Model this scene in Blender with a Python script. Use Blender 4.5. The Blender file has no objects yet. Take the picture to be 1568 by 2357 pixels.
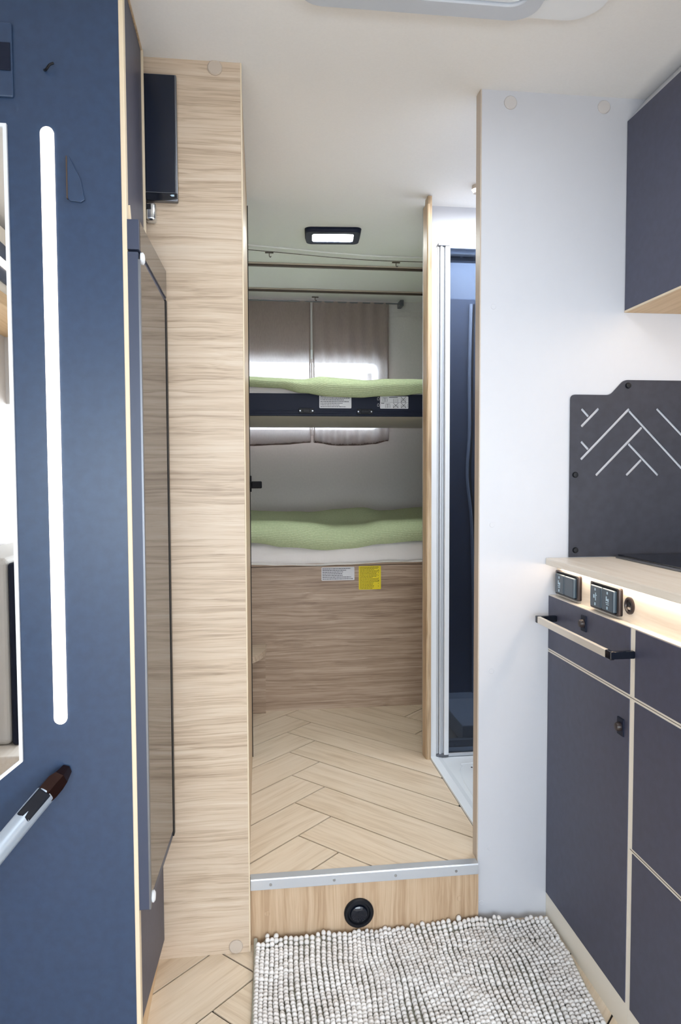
import bpy, bmesh, math, random
from mathutils import Vector, Matrix, noise
random.seed(7)
S = bpy.context.scene
COL = S.collection

# ------------------------------------------------------------------ camera
YAW, PITCH, ROLL, FPX = 0.12362486, 0.04898879, -0.00407033, 1659.2
fw = Vector((math.sin(YAW)*math.cos(PITCH), math.cos(YAW)*math.cos(PITCH), -math.sin(PITCH)))
rt = Vector((math.cos(YAW), -math.sin(YAW), 0)); up = rt.cross(fw)
r2 = rt*math.cos(ROLL)+up*math.sin(ROLL); u2 = -rt*math.sin(ROLL)+up*math.cos(ROLL)
cd = bpy.data.cameras.new('camera'); cam = bpy.data.objects.new('camera', cd); COL.objects.link(cam)
m = Matrix((r2, u2, -fw)).transposed().to_4x4(); m.translation = (0, 0, 1.05); cam.matrix_world = m
cd.sensor_fit = 'VERTICAL'; cd.sensor_height = 36; cd.lens = 36*FPX/2357; cd.clip_start = 0.02
S.camera = cam

# ------------------------------------------------------------------ world, lights, exposure
S.view_settings.view_transform = 'Standard'; S.view_settings.look = 'None'
S.view_settings.gamma = 1; S.view_settings.use_curve_mapping = False
S.view_settings.exposure = 0.25
W = bpy.data.worlds.new('overcast_sky'); S.world = W; W.use_nodes = True
bg = W.node_tree.nodes['Background']; bg.inputs[0].default_value = (0.86, 0.93, 1, 1); bg.inputs[1].default_value = 14.0

def area(name, loc, rot, sx, sy, power, col):
    l = bpy.data.lights.new(name, 'AREA'); l.shape = 'RECTANGLE'; l.size = sx; l.size_y = sy
    l.energy = power; l.color = col
    o = bpy.data.objects.new(name, l); o.location = loc; o.rotation_euler = rot; COL.objects.link(o); return o
R = math.radians
area('windscreen_daylight', (0.15, -1.9, 1.00), (R(82), 0, 0), 1.9, 1.0, 50, (0.82, 0.91, 1))
area('side_window_daylight', (-0.92, -1.45, 1.10), (0, R(-90), 0), 0.7, 0.9, 22, (0.62, 0.84, 1))
area('entrance_daylight', (1.22, -0.9, 1.0), (0, R(62), 0), 1.2, 0.6, 34, (0.90, 0.95, 1))
area('roof_hatch_daylight', (0.30, 1.0, 1.885), (0, 0, 0), 0.34, 0.36, 3.5, (0.86, 0.93, 1))
area('shower_skylight', (0.80, 1.95, 1.90), (0, 0, 0), 0.4, 0.35, 7.5, (0.92, 0.96, 1))
area('shower_cabin_skylight', (0.92, 2.50, 1.905), (0, 0, 0), 0.4, 0.28, 10, (0.92, 0.96, 1))

# ------------------------------------------------------------------ materials
def lin(c):
    return tuple(((v/255)/12.92 if v/255 <= 0.04045 else ((v/255+0.055)/1.055)**2.4) for v in c)+(1,)
def newmat(name):
    mt = bpy.data.materials.new(name); mt.use_nodes = True
    nt = mt.node_tree; b = nt.nodes['Principled BSDF']; return mt, nt, b
def bumpify(nt, b, scale, strength, dist=0.001, detail=2, vec=None):
    n = nt.nodes.new('ShaderNodeTexNoise'); n.inputs['Scale'].default_value = scale; n.inputs['Detail'].default_value = detail
    tc = nt.nodes.new('ShaderNodeTexCoord'); nt.links.new(tc.outputs['Object'], n.inputs['Vector'])
    bp = nt.nodes.new('ShaderNodeBump'); bp.inputs['Strength'].default_value = strength; bp.inputs['Distance'].default_value = dist
    nt.links.new(n.outputs[0], bp.inputs['Height']); nt.links.new(bp.outputs[0], b.inputs['Normal'])
def plain(name, rgb, rough=0.5, metal=0, spec=0.5, bump=None, emit=None, es=0):
    mt, nt, b = newmat(name)
    b.inputs['Base Color'].default_value = lin(rgb); b.inputs['Roughness'].default_value = rough
    b.inputs['Metallic'].default_value = metal; b.inputs['Specular IOR Level'].default_value = spec
    if bump: bumpify(nt, b, *bump)
    if emit: b.inputs['Emission Color'].default_value = emit+(1,); b.inputs['Emission Strength'].default_value = es
    return mt
def mottled(name, rgb, rgb2, rough, scale=60, spec=0.5, bump=0.15):
    mt, nt, b = newmat(name); N = nt.nodes; L = nt.links
    tc = N.new('ShaderNodeTexCoord'); n = N.new('ShaderNodeTexNoise'); n.inputs['Scale'].default_value = scale; n.inputs['Detail'].default_value = 4
    L.new(tc.outputs['Object'], n.inputs['Vector'])
    r = N.new('ShaderNodeValToRGB'); r.color_ramp.elements[0].position = 0.35; r.color_ramp.elements[1].position = 0.65
    r.color_ramp.elements[0].color = lin(rgb); r.color_ramp.elements[1].color = lin(rgb2)
    L.new(n.outputs[0], r.inputs[0]); L.new(r.outputs[0], b.inputs['Base Color'])
    b.inputs['Roughness'].default_value = rough; b.inputs['Specular IOR Level'].default_value = spec
    bp = N.new('ShaderNodeBump'); bp.inputs['Strength'].default_value = bump; bp.inputs['Distance'].default_value = 0.0004
    n2 = N.new('ShaderNodeTexNoise'); n2.inputs['Scale'].default_value = 900; L.new(tc.outputs['Object'], n2.inputs['Vector'])
    L.new(n2.outputs[0], bp.inputs['Height']); L.new(bp.outputs[0], b.inputs['Normal'])
    return mt
def wood(name, dark, mid, light, grain='x', fine=1.0, rough=0.45, contrast=1.0, knots=True, spec=0.4):
    """printed-laminate wood: long streaks along the grain axis, broad cathedral bands, a few knots"""
    mt, nt, b = newmat(name); N = nt.nodes; L = nt.links
    tc = N.new('ShaderNodeTexCoord'); oi = N.new('ShaderNodeObjectInfo')
    add = N.new('ShaderNodeVectorMath'); add.operation = 'ADD'
    sc = N.new('ShaderNodeVectorMath'); sc.operation = 'SCALE'; sc.inputs[0].default_value = (7.3, 5.1, 3.7)
    L.new(oi.outputs['Random'], sc.inputs['Scale']); L.new(tc.outputs['Object'], add.inputs[0]); L.new(sc.outputs[0], add.inputs[1])
    wn = N.new('ShaderNodeTexNoise'); wn.inputs['Detail'].default_value = 2; wn.inputs['Scale'].default_value = 1
    wm = N.new('ShaderNodeMapping'); wm.inputs['Scale'].default_value = {'x': (4, 13, 13), 'y': (13, 4, 13), 'z': (13, 13, 4)}[grain]
    L.new(add.outputs[0], wm.inputs['Vector']); L.new(wm.outputs[0], wn.inputs['Vector'])
    ws = N.new('ShaderNodeVectorMath'); ws.operation = 'SCALE'; ws.inputs['Scale'].default_value = 0.022/fine**0.5; L.new(wn.outputs['Color'], ws.inputs[0])
    wa = N.new('ShaderNodeVectorMath'); wa.operation = 'ADD'; L.new(add.outputs[0], wa.inputs[0]); L.new(ws.outputs[0], wa.inputs[1]); add = wa
    def streak(along, across, detail, dist):
        mp = N.new('ShaderNodeMapping'); s = {'x': (along, across, across), 'y': (across, along, across), 'z': (across, across, along)}[grain]
        mp.inputs['Scale'].default_value = s; L.new(add.outputs[0], mp.inputs['Vector'])
        n = N.new('ShaderNodeTexNoise'); n.inputs['Scale'].default_value = 1; n.inputs['Detail'].default_value = detail
        n.inputs['Distortion'].default_value = dist; n.inputs['Roughness'].default_value = 0.6
        L.new(mp.outputs[0], n.inputs['Vector']); return n.outputs[0]
    a = streak(3.0, 85*fine, 3, 0.4); c = streak(9, 330*fine, 2, 0.2); d = streak(1.6, 11*fine, 2, 0.6)
    def mth(op, x, y):
        q = N.new('ShaderNodeMath'); q.operation = op
        for i, v in enumerate((x, y)):
            if isinstance(v, (int, float)): q.inputs[i].default_value = v
            else: L.new(v, q.inputs[i])
        return q.outputs[0]
    s = mth('ADD', mth('MULTIPLY', a, 0.52), mth('ADD', mth('MULTIPLY', c, 0.22), mth('MULTIPLY', d, 0.26)))
    r = N.new('ShaderNodeValToRGB'); e = r.color_ramp.elements
    w = 0.13/contrast
    e[0].position = 0.5-w; e[0].color = lin(dark); e[1].position = 0.5+w; e[1].color = lin(light)
    k = e.new(0.5); k.color = lin(mid)
    L.new(s, r.inputs[0]); L.new(r.outputs[0], b.inputs['Base Color'])
    b.inputs['Roughness'].default_value = rough; b.inputs['Specular IOR Level'].default_value = spec
    bp = N.new('ShaderNodeBump'); bp.inputs['Strength'].default_value = 0.15; bp.inputs['Distance'].default_value = 0.0005
    L.new(s, bp.inputs['Height']); L.new(bp.outputs[0], b.inputs['Normal'])
    return mt
M = {}
M['navy'] = mottled('navy_laminate', (44, 62, 90), (48, 68, 98), 0.36, 60, 0.5)
M['navy_kitchen'] = mottled('navy_kitchen_laminate', (68, 70, 88), (72, 74, 94), 0.45, 60, 0.45)
M['navy_dark'] = plain('navy_board', (22, 29, 48), 0.55, 0, 0.25)
M['cream'] = plain('cream_edge_band', (226, 208, 180), 0.5)
M['cream_white'] = plain('cream_lacquer', (244, 236, 222), 0.45)
M['wood_tower'] = wood('pale_laminate_wood', (160, 138, 116), (203, 182, 159), (216, 200, 181), 'x', 1.5, 0.42, 0.85)
M['wood_side'] = wood('pale_laminate_wood_upright', (165, 138, 108), (198, 172, 140), (214, 190, 160), 'z', 1.0, 0.4, 1.2)
M['wood_bed'] = wood('brown_laminate_wood', (132, 108, 90), (172, 148, 126), (196, 174, 153), 'x', 1.8, 0.42, 0.95)
M['wood_riser'] = wood('oak_laminate_upright', (166, 136, 106), (192, 164, 134), (208, 183, 155), 'z', 1.1, 0.45, 0.9)
M['wood_plank'] = wood('oak_vinyl_plank', (204, 182, 154), (224, 205, 180), (233, 216, 194), 'x', 0.7, 0.42, 0.85)
M['wood_top'] = wood('pale_worktop_laminate', (228, 216, 200), (240, 230, 217), (245, 238, 228), 'y', 0.8, 0.4, 0.8)
M['wood_under'] = wood('honey_laminate', (206, 172, 128), (222, 190, 148), (232, 204, 166), 'y', 0.8, 0.5, 0.8)
M['wall'] = mottled('white_panel', (204, 205, 211), (205, 206, 212), 0.38, 40, 0.8, 0.1)
M['ceiling'] = mottled('ceiling_fabric', (240, 239, 238), (242, 241, 240), 0.8, 200, 0.2, 0.2)
M['wall_bed'] = mottled('bedroom_wall', (214, 208, 204), (218, 212, 208), 0.8, 100, 0.2, 0.2)
M['white'] = plain('white_plastic', (235, 238, 242), 0.35)
M['tray'] = plain('shower_tray_plastic', (235, 242, 248), 0.25)
M['alu'] = plain('brushed_aluminium', (206, 210, 216), 0.35, 0.45, bump=(400, 0.08))
M['champagne'] = plain('champagne_metal', (224, 217, 206), 0.35, 0.3)
M['alu_dark'] = plain('dark_aluminium_profile', (120, 122, 128), 0.4, 0.8)  # darker grey metal for fittings, casings and rods
M['steel'] = plain('chrome', (215, 220, 225), 0.15, 1)
M['black'] = plain('black_plastic', (18, 20, 26), 0.45, 0, 0.3)
M['jet'] = plain('matt_black_metal', (8, 9, 14), 0.6, 0, 0.15)
M['splash'] = mottled('dark_grey_splash_metal', (50, 51, 60), (56, 57, 67), 0.45, 50, 0.4)
M['rubber'] = plain('black_rubber_seal', (18, 15, 16), 0.7)
M['blackgloss'] = plain('black_glass', (14, 20, 32), 0.08)
M['fridge'] = plain('smoked_gloss_front', (60, 55, 52), 0.06, 0, 1.0)
M['fridge_side'] = plain('blue_grey_plastic', (58, 66, 88), 0.4)
M['tv'] = plain('television_screen', (16, 26, 44), 0.22)
M['beige'] = plain('beige_underside', (228, 218, 214), 0.6)
M['cap'] = plain('beige_cap_plastic', (196, 182, 168), 0.4)
M['capw'] = plain('pale_cap_plastic', (205, 200, 198), 0.4)
M['brown'] = plain('brown_rail', (74, 60, 50), 0.45)
M['paper'] = plain('label_paper', (222, 222, 226), 0.6)
M['yellow'] = plain('yellow_label', (236, 214, 20), 0.55)
M['ink'] = plain('label_ink', (70, 70, 78), 0.7)
M['ink_yellow'] = plain('label_ink_on_yellow', (98, 88, 20), 0.7)
M['sheet'] = plain('white_sheet', (226, 220, 216), 0.85, bump=(60, 0.3, 0.004))
M['glyph'] = plain('white_print', (190, 215, 230), 0.5)
M['key'] = plain('grey_blue_key', (62, 78, 92), 0.35)
M['copper'] = plain('dark_bronze_cap', (52, 32, 28), 0.15, 0.6)
M['tube'] = plain('satin_silver_tube', (186, 198, 212), 0.38, 0.5)
M['socket'] = plain('dark_brown_socket', (48, 38, 38), 0.35)
M['led'] = plain('led_diffuser', (255, 250, 240), 0.5, emit=(1.0, 0.87, 0.74), es=2.2)
M['led_cool'] = plain('ceiling_lamp_lens', (255, 255, 255), 0.5, emit=(0.93, 1.0, 0.99), es=62)
M['led_strip'] = plain('warm_led_strip', (255, 240, 220), 0.5, emit=(1.0, 0.83, 0.64), es=20)
M['pile'] = mottled('grey_chenille', (220, 214, 209), (236, 233, 230), 0.95, 14, 0.1)
M['backing'] = plain('rug_border', (170, 168, 154), 0.9)
M['uphol'] = plain('pale_upholstery', (214, 210, 204), 0.8)
M['shower_wall'] = plain('shower_cabin_plastic', (200, 206, 216), 0.4)
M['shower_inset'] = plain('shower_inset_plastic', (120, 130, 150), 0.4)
# mirror
mt, nt, b = newmat('mirror_silver'); b.inputs['Base Color'].default_value = (0.93, 0.94, 0.95, 1); b.inputs['Metallic'].default_value = 1; b.inputs['Roughness'].default_value = 0.01
M['mirror'] = mt
# glasses
def tinted(name, rgb, rough=0.03):
    mt, nt, b = newmat(name); N = nt.nodes; L = nt.links
    tr = N.new('ShaderNodeBsdfTransparent'); tr.inputs[0].default_value = lin(rgb)
    gl = N.new('ShaderNodeBsdfGlossy'); gl.inputs['Roughness'].default_value = rough
    fr = N.new('ShaderNodeFresnel'); fr.inputs[0].default_value = 1.5
    mx = N.new('ShaderNodeMixShader'); L.new(fr.outputs[0], mx.inputs[0]); L.new(tr.outputs[0], mx.inputs[1]); L.new(gl.outputs[0], mx.inputs[2])
    L.new(mx.outputs[0], N['Material Output'].inputs['Surface']); return mt
M['smoke'] = tinted('smoked_blue_glass', (140, 148, 160))
M['pane'] = tinted('window_glass', (250, 252, 254))
# curtain: woven, lets the window through
def curtain_mat():
    mt, nt, b = newmat('taupe_curtain'); N = nt.nodes; L = nt.links
    tc = N.new('ShaderNodeTexCoord'); n = N.new('ShaderNodeTexNoise'); mp = N.new('ShaderNodeMapping'); mp.inputs['Scale'].default_value = (220, 220, 60)
    L.new(tc.outputs['Object'], mp.inputs[0]); L.new(mp.outputs[0], n.inputs['Vector']); n.inputs['Scale'].default_value = 1
    r = N.new('ShaderNodeValToRGB'); r.color_ramp.elements[0].color = lin((140, 124, 118)); r.color_ramp.elements[1].color = lin((168, 152, 146))
    L.new(n.outputs[0], r.inputs[0])
    d = N.new('ShaderNodeBsdfDiffuse'); t = N.new('ShaderNodeBsdfTranslucent'); tp = N.new('ShaderNodeBsdfTransparent')
    L.new(r.outputs[0], d.inputs[0]); t.inputs[0].default_value = (0.9, 0.86, 0.84, 1)
    m1 = N.new('ShaderNodeMixShader'); m1.inputs[0].default_value = 0.22; L.new(d.outputs[0], m1.inputs[1]); L.new(t.outputs[0], m1.inputs[2])
    m2 = N.new('ShaderNodeMixShader'); m2.inputs[0].default_value = 0.055; L.new(m1.outputs[0], m2.inputs[1]); L.new(tp.outputs[0], m2.inputs[2])
    L.new(m2.outputs[0], N['Material Output'].inputs['Surface']); return mt
M['curtain'] = curtain_mat()
M['hem'] = plain('curtain_hem', (112, 94, 88), 0.9)
def duvet_mat():
    mt, nt, b = newmat('green_seersucker'); N = nt.nodes; L = nt.links
    uv = N.new('ShaderNodeUVMap'); uv.uv_map = 'UVMap'
    mp = N.new('ShaderNodeMapping'); mp.inputs['Scale'].default_value = (1, 1, 1); L.new(uv.outputs[0], mp.inputs[0])
    w = N.new('ShaderNodeTexWave'); w.bands_direction = 'Y'; w.inputs['Scale'].default_value = 46; w.inputs['Distortion'].default_value = 1.2
    w.inputs['Detail Scale'].default_value = 3; L.new(mp.outputs[0], w.inputs['Vector'])
    n = N.new('ShaderNodeTexNoise'); n.inputs['Scale'].default_value = 130; L.new(mp.outputs[0], n.inputs['Vector'])
    r = N.new('ShaderNodeValToRGB'); r.color_ramp.elements[0].color = lin((150, 164, 126)); r.color_ramp.elements[1].color = lin((206, 216, 176))
    mth = N.new('ShaderNodeMath'); mth.operation = 'MULTIPLY'; L.new(w.outputs[1], mth.inputs[0]); L.new(n.outputs[0], mth.inputs[1])
    m2 = N.new('ShaderNodeMath'); m2.operation = 'MULTIPLY_ADD'; m2.inputs[1].default_value = 1.2; m2.inputs[2].default_value = 0.2; L.new(mth.outputs[0], m2.inputs[0])
    L.new(m2.outputs[0], r.inputs[0]); L.new(r.outputs[0], b.inputs['Base Color'])
    b.inputs['Roughness'].default_value = 0.9; b.inputs['Specular IOR Level'].default_value = 0.1
    bp = N.new('ShaderNodeBump'); bp.inputs['Strength'].default_value = 0.6; bp.inputs['Distance'].default_value = 0.0015
    L.new(mth.outputs[0], bp.inputs['Height']); L.new(bp.outputs[0], b.inputs['Normal'])
    return mt
M['duvet'] = duvet_mat()

# ------------------------------------------------------------------ geometry helpers
def BM(): return bmesh.new()
def box(bm, x0, x1, y0, y1, z0, z1, bev=0, seg=2):
    vs = [bm.verts.new((x, y, z)) for x in (x0, x1) for y in (y0, y1) for z in (z0, z1)]
    fs = [bm.faces.new([vs[i] for i in q]) for q in ((0, 1, 3, 2), (4, 6, 7, 5), (0, 4, 5, 1), (2, 3, 7, 6), (0, 2, 6, 4), (1, 5, 7, 3))]
    if bev:
        es = {e for f in fs for e in f.edges}
        bmesh.ops.bevel(bm, geom=list(es), offset=bev, segments=seg, affect='EDGES', profile=0.5)
    return bm
def prism(bm, pts, axis, a, b_, bev=0):
    """pts: 2D polygon in the plane normal to axis; a..b_ extent along it"""
    def P(p, t): return {'x': (t, p[0], p[1]), 'y': (p[0], t, p[1]), 'z': (p[0], p[1], t)}[axis]
    lo = [bm.verts.new(P(p, a)) for p in pts]; hi = [bm.verts.new(P(p, b_)) for p in pts]
    n = len(pts); fs = [bm.faces.new(lo), bm.faces.new(hi)]
    for i in range(n): fs.append(bm.faces.new((lo[i], lo[(i+1) % n], hi[(i+1) % n], hi[i])))
    bmesh.ops.recalc_face_normals(bm, faces=fs)
    if bev:
        es = {e for f in fs[:2] for e in f.edges}
        bmesh.ops.bevel(bm, geom=list(es), offset=bev, segments=2, affect='EDGES', profile=0.5)
    return bm
def rrect(x0, x1, z0, z1, r, n=5):
    out = []
    for cx, cz, a0 in ((x1-r, z1-r, 0), (x0+r, z1-r, 90), (x0+r, z0+r, 180), (x1-r, z0+r, 270)):
        for i in range(n+1):
            a = R(a0+90*i/n); out.append((cx+r*math.cos(a), cz+r*math.sin(a)))
    return out
def lathe(bm, prof, centre, axis, n=28):
    """prof: (radius, t) pairs; revolved round axis direction"""
    ax = Vector(axis).normalized(); t1 = ax.orthogonal().normalized(); t2 = ax.cross(t1); c = Vector(centre)
    rings = []
    for r, t in prof:
        if r < 1e-6: rings.append([bm.verts.new(c+ax*t)])
        else: rings.append([bm.verts.new(c+ax*t+t1*(r*math.cos(2*math.pi*i/n))+t2*(r*math.sin(2*math.pi*i/n))) for i in range(n)])
    for a, b_ in zip(rings, rings[1:]):
        for i in range(n):
            j = (i+1) % n
            if len(a) == 1 and len(b_) == 1: continue
            if len(a) == 1: bm.faces.new((a[0], b_[i], b_[j]))
            elif len(b_) == 1: bm.faces.new((a[i], a[j], b_[0]))
            else: bm.faces.new((a[i], a[j], b_[j], b_[i]))
    bmesh.ops.recalc_face_normals(bm, faces=bm.faces[:])
    return bm
def disc(bm, c, axis, r, h, n=24):
    return lathe(bm, [(0, 0), (r, 0), (r, h*0.6), (r*0.88, h), (0, h)], c, axis, n)
def tube(bm, pts, r, n=10, cap=True):
    pts = [Vector(p) for p in pts]; rings = []
    t = (pts[1]-pts[0]).normalized(); nrm = t.orthogonal().normalized()
    for i, p in enumerate(pts):
        tn = (pts[min(i+1, len(pts)-1)]-pts[max(i-1, 0)]).normalized()
        nrm = (nrm-tn*nrm.dot(tn)).normalized(); bn = tn.cross(nrm)
        rr = r[i] if isinstance(r, (list, tuple)) else r
        rings.append([bm.verts.new(p+nrm*(rr*math.cos(2*math.pi*k/n))+bn*(rr*math.sin(2*math.pi*k/n))) for k in range(n)])
    for a, b_ in zip(rings, rings[1:]):
        for k in range(n): bm.faces.new((a[k], a[(k+1) % n], b_[(k+1) % n], b_[k]))
    if cap: bm.faces.new(rings[0]); bm.faces.new(rings[-1])
    bmesh.ops.recalc_face_normals(bm, faces=bm.faces[:])
    return bm
def catmull(ps, n=8):
    out = []; P = [Vector(p) for p in ps]; P = [P[0]*2-P[1]]+P+[P[-1]*2-P[-2]]
    for i in range(1, len(P)-2):
        for k in range(n):
            t = k/n; a, b_, c, d = P[i-1:i+3]
            out.append(0.5*((2*b_)+(c-a)*t+(2*a-5*b_+4*c-d)*t*t+(3*b_-a-3*c+d)*t**3))
    out.append(P[-2]); return out
def lerp_tab(tab, x):
    if x <= tab[0][0]: return tab[0][1]
    for (a, va), (b_, vb) in zip(tab, tab[1:]):
        if x <= b_:
            t = (x-a)/(b_-a); t = t*t*(3-2*t); return va+(vb-va)*t
    return tab[-1][1]

def link(name, bm, mat, parent=None, smooth=False, loc=None):
    me = bpy.data.meshes.new(name)
    if parent is not None and loc is None: off = Vector(parent['_o'])
    else: off = Vector(loc) if loc is not None else Vector((0, 0, 0))
    if isinstance(bm, bpy.types.Mesh):
        me = bm; me.name = name
    else:
        bm.to_mesh(me); bm.free()
    me.transform(Matrix.Translation(-off)); me.materials.clear(); me.materials.append(M[mat] if isinstance(mat, str) else mat)
    if smooth:
        me.polygons.foreach_set('use_smooth', [True]*len(me.polygons))
        try: me.set_sharp_from_angle(angle=R(35))
        except Exception: pass
    o = bpy.data.objects.new(name, me); COL.objects.link(o)
    if parent is not None:
        o.parent = parent; o['_o'] = tuple(off)
        po = Vector(parent['_o']); o.location = off-po
    else: o.location = off; o['_o'] = tuple(off)
    return o
def thing(name, loc, label, cat, group=None):
    o = bpy.data.objects.new(name, None); o.empty_display_size = 0.05; COL.objects.link(o); o.location = loc; o['_o'] = tuple(loc)
    o['label'] = label; o['category'] = cat
    if group: o['group'] = group
    return o
def tag(o, label, cat, group=None):
    o['label'] = label; o['category'] = cat
    if group: o['group'] = group
    return o
def single(name, bm, mat, label, cat, loc, group=None, smooth=False):
    return tag(link(name, bm, mat, None, smooth, loc), label, cat, group)
def structure(name, bm, mat, loc=(0, 0, 0), label=None, smooth=False):
    o = link(name, bm, mat, None, smooth, loc); o['kind'] = 'structure'
    if label: o['label'] = label; o['category'] = name.split('_')[0]
    return o
def plate(outer, holes, axis, a, b_):
    """flat plate with real holes, from a filled 2D curve (even-odd)"""
    cu = bpy.data.curves.new('tmp', 'CURVE'); cu.dimensions = '2D'; cu.fill_mode = 'BOTH'; cu.extrude = abs(b_-a)/2
    for loop in [outer]+holes:
        sp = cu.splines.new('POLY'); sp.points.add(len(loop)-1); sp.use_cyclic_u = True
        for p, q in zip(sp.points, loop): p.co = (q[0], q[1], 0, 1)
    ob = bpy.data.objects.new('tmp', cu); COL.objects.link(ob)
    dg = bpy.context.evaluated_depsgraph_get(); dg.update()
    me = bpy.data.meshes.new_from_object(ob.evaluated_get(dg)); bpy.data.objects.remove(ob); bpy.data.curves.remove(cu)
    mid = (a+b_)/2
    for v in me.vertices:
        x, y, z = v.co; v.co = {'y': (x, mid+z, y), 'x': (mid+z, x, y), 'z': (x, y, mid+z)}[axis]
    bm = BM(); bm.from_mesh(me); bmesh.ops.remove_doubles(bm, verts=bm.verts[:], dist=1e-6)
    bmesh.ops.recalc_face_normals(bm, faces=bm.faces[:]); bpy.data.meshes.remove(me)
    return bm

# ------------------------------------------------------------------ constants from the survey of the photograph
ZC = 1.912                 # ceiling
ZF = 0.15                  # raised floor
YT = 1.56                  # wooden partition face
YP = 1.60                  # white partition face
XP = 0.5178
XL, XR, YB, YR = -0.95, 1.25, -2.0, 3.55

# ------------------------------------------------------------------ room shell
structure('floor', box(BM(), XL, XR, YB, 1.60, -0.05, -0.0035), 'rubber')
bm = BM(); box(bm, XL, -0.25, YB, 1.60, -0.0035, 0.0); box(bm, -0.25, XR, YB, 0.5, -0.0035, 0); box(bm, 0.72, XR, 0.5, 1.6, -0.0035, 0)
fl2 = structure('trim_1', bm, 'wood_plank')
structure('wall_left', box(BM(), XL-0.04, XL, YB, YR, 0, ZC), 'wall_bed')
structure('wall_right', box(BM(), XR, XR+0.04, YB, YR, 0, ZC), 'wall')
hx0, hx1, hy0, hy1 = 0.08, 0.62, 0.72, 1.305
structure('ceiling', box(BM(), XL-0.04, XR+0.04, YB, YR+0.04, ZC, ZC+0.04), 'ceiling')
# wall behind the camera
structure('wall_front', plate([(XL, 0), (XR, 0), (XR, ZC), (XL, ZC)], [], 'y', YB-0.04, YB), 'wall')
structure('ceiling_front', box(BM(), XL, XR, YB, -0.45, 1.34, ZC-0.001), 'ceiling')   # unseen box, added to keep front daylight off the upper partitions
# rear wall with window
win = rrect(-0.70, 0.640, 1.277, 1.615, 0.035)
structure('wall_rear', plate([(XL, 0), (XR, 0), (XR, ZC), (XL, ZC)], [win], 'y', YR, YR+0.04), 'wall_bed')
w1 = structure('window_1', plate(rrect(-0.72, 0.66, 1.257, 1.635, 0.05), [rrect(-0.695, 0.635, 1.281, 1.61, 0.035)], 'y', YR-0.006, YR+0.036), 'white')
link('pane', box(BM(), -0.70, 0.64, YR+0.018, YR+0.022, 1.277, 1.615), 'pane', w1)
bm = BM(); box(bm, 0.575, 0.6, YR-0.004, YR+0.01, 1.50, 1.56, 0.003)
link('window_catch', bm, 'white', w1)
# wainscot line on rear wall right of the curtain
bm = BM(); box(bm, XL, XR, YR-0.003, YR, 1.862, 1.866); box(bm, XL, XR, YR-0.004, YR, 1.838, 1.842)
structure('trim_2', bm, 'wall_bed')

# raised floor: herringbone planks, each one an object
def clip(poly, nx, ny, c):
    """keep nx*x+ny*y<=c"""
    out = []
    for i in range(len(poly)):
        p, q = poly[i], poly[(i+1) % len(poly)]
        dp, dq = nx*p[0]+ny*p[1]-c, nx*q[0]+ny*q[1]-c
        if dp <= 0: out.append(p)
        if dp*dq < 0:
            t = dp/(dp-dq); out.append((p[0]+(q[0]-p[0])*t, p[1]+(q[1]-p[1])*t))
    return out
def poly_area(p): return 0.5*abs(sum(p[i][0]*p[(i+1) % len(p)][1]-p[(i+1) % len(p)][0]*p[i][1] for i in range(len(p))))
def herringbone(parent, origin, ang, rects, ztop, th=0.004, w=0.1304, Lp=0.627, gap=0.0042):
    """p axis runs down-right (towards the camera), q axis up-right"""
    ep = Vector((math.cos(ang-math.pi/4), math.sin(ang-math.pi/4))); eq = Vector((math.cos(ang+math.pi/4), math.sin(ang+math.pi/4)))
    O = Vector(origin)-ep*w+eq*w     # origin given is corner A1=(w,-w)
    cnt = 0
    for i in range(-14, 15):
        for j in range(-3, 4):
            bp_, bq = i*w+j*Lp, -i*w+j*Lp
            for kind in (0, 1):
                if kind == 0: r = (bp_, bp_+Lp, bq, bq+w)
                else: r = (bp_, bp_+w, bq-Lp, bq)
                g = gap/2
                c4 = [(r[0]+g, r[2]+g), (r[1]-g, r[2]+g), (r[1]-g, r[3]-g), (r[0]+g, r[3]-g)]
                world = [tuple(O+ep*a+eq*b_) for a, b_ in c4]
                polys = []
                for (x0, x1, y0, y1) in rects:
                    pl = clip(clip(clip(clip(world, -1, 0, -x0), 1, 0, x1), 0, -1, -y0), 0, 1, y1)
                    if len(pl) >= 3 and poly_area(pl) > 2e-5: polys.append(pl)
                if not polys: continue
                cx = sum(p[0] for p in world)/4; cy = sum(p[1] for p in world)/4
                rot = ang-math.pi/4 if kind == 0 else ang+math.pi/4
                bm = BM(); ca, sa = math.cos(-rot), math.sin(-rot)
                for pl in polys:
                    loc = [((x-cx)*ca-(y-cy)*sa, (x-cx)*sa+(y-cy)*ca) for x, y in pl]
                    prism(bm, loc, 'z', -th, 0)
                me = bpy.data.meshes.new('plank'); bm.to_mesh(me); bm.free(); me.materials.append(M['wood_plank'])
                o = bpy.data.objects.new('plank', me); COL.objects.link(o); o.parent = parent
                po = Vector(parent['_o']); o.location = Vector((cx, cy, ztop))-po; o.rotation_euler = (0, 0, rot); cnt += 1
    return cnt
rf = structure('floor_raised', box(BM(), XL, XR, 1.602, YR+0.04, -0.05, ZF-0.0035), 'rubber')
rf.name = 'floor_raised'
rects_raised = [(-0.012, 0.5585, 1.602, 2.245), (-0.012, 0.80, 2.245, 2.745), (-0.60, -0.012, 2.33, 2.745)]
herringbone(rf, (0.1137, 2.1379), -0.0119, rects_raised, ZF)
herringbone(bpy.data.objects['floor'], (-0.0864, 1.3912), 0.0, [(-0.25, 0.72, 0.5, 1.60)], 0.0)

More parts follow.
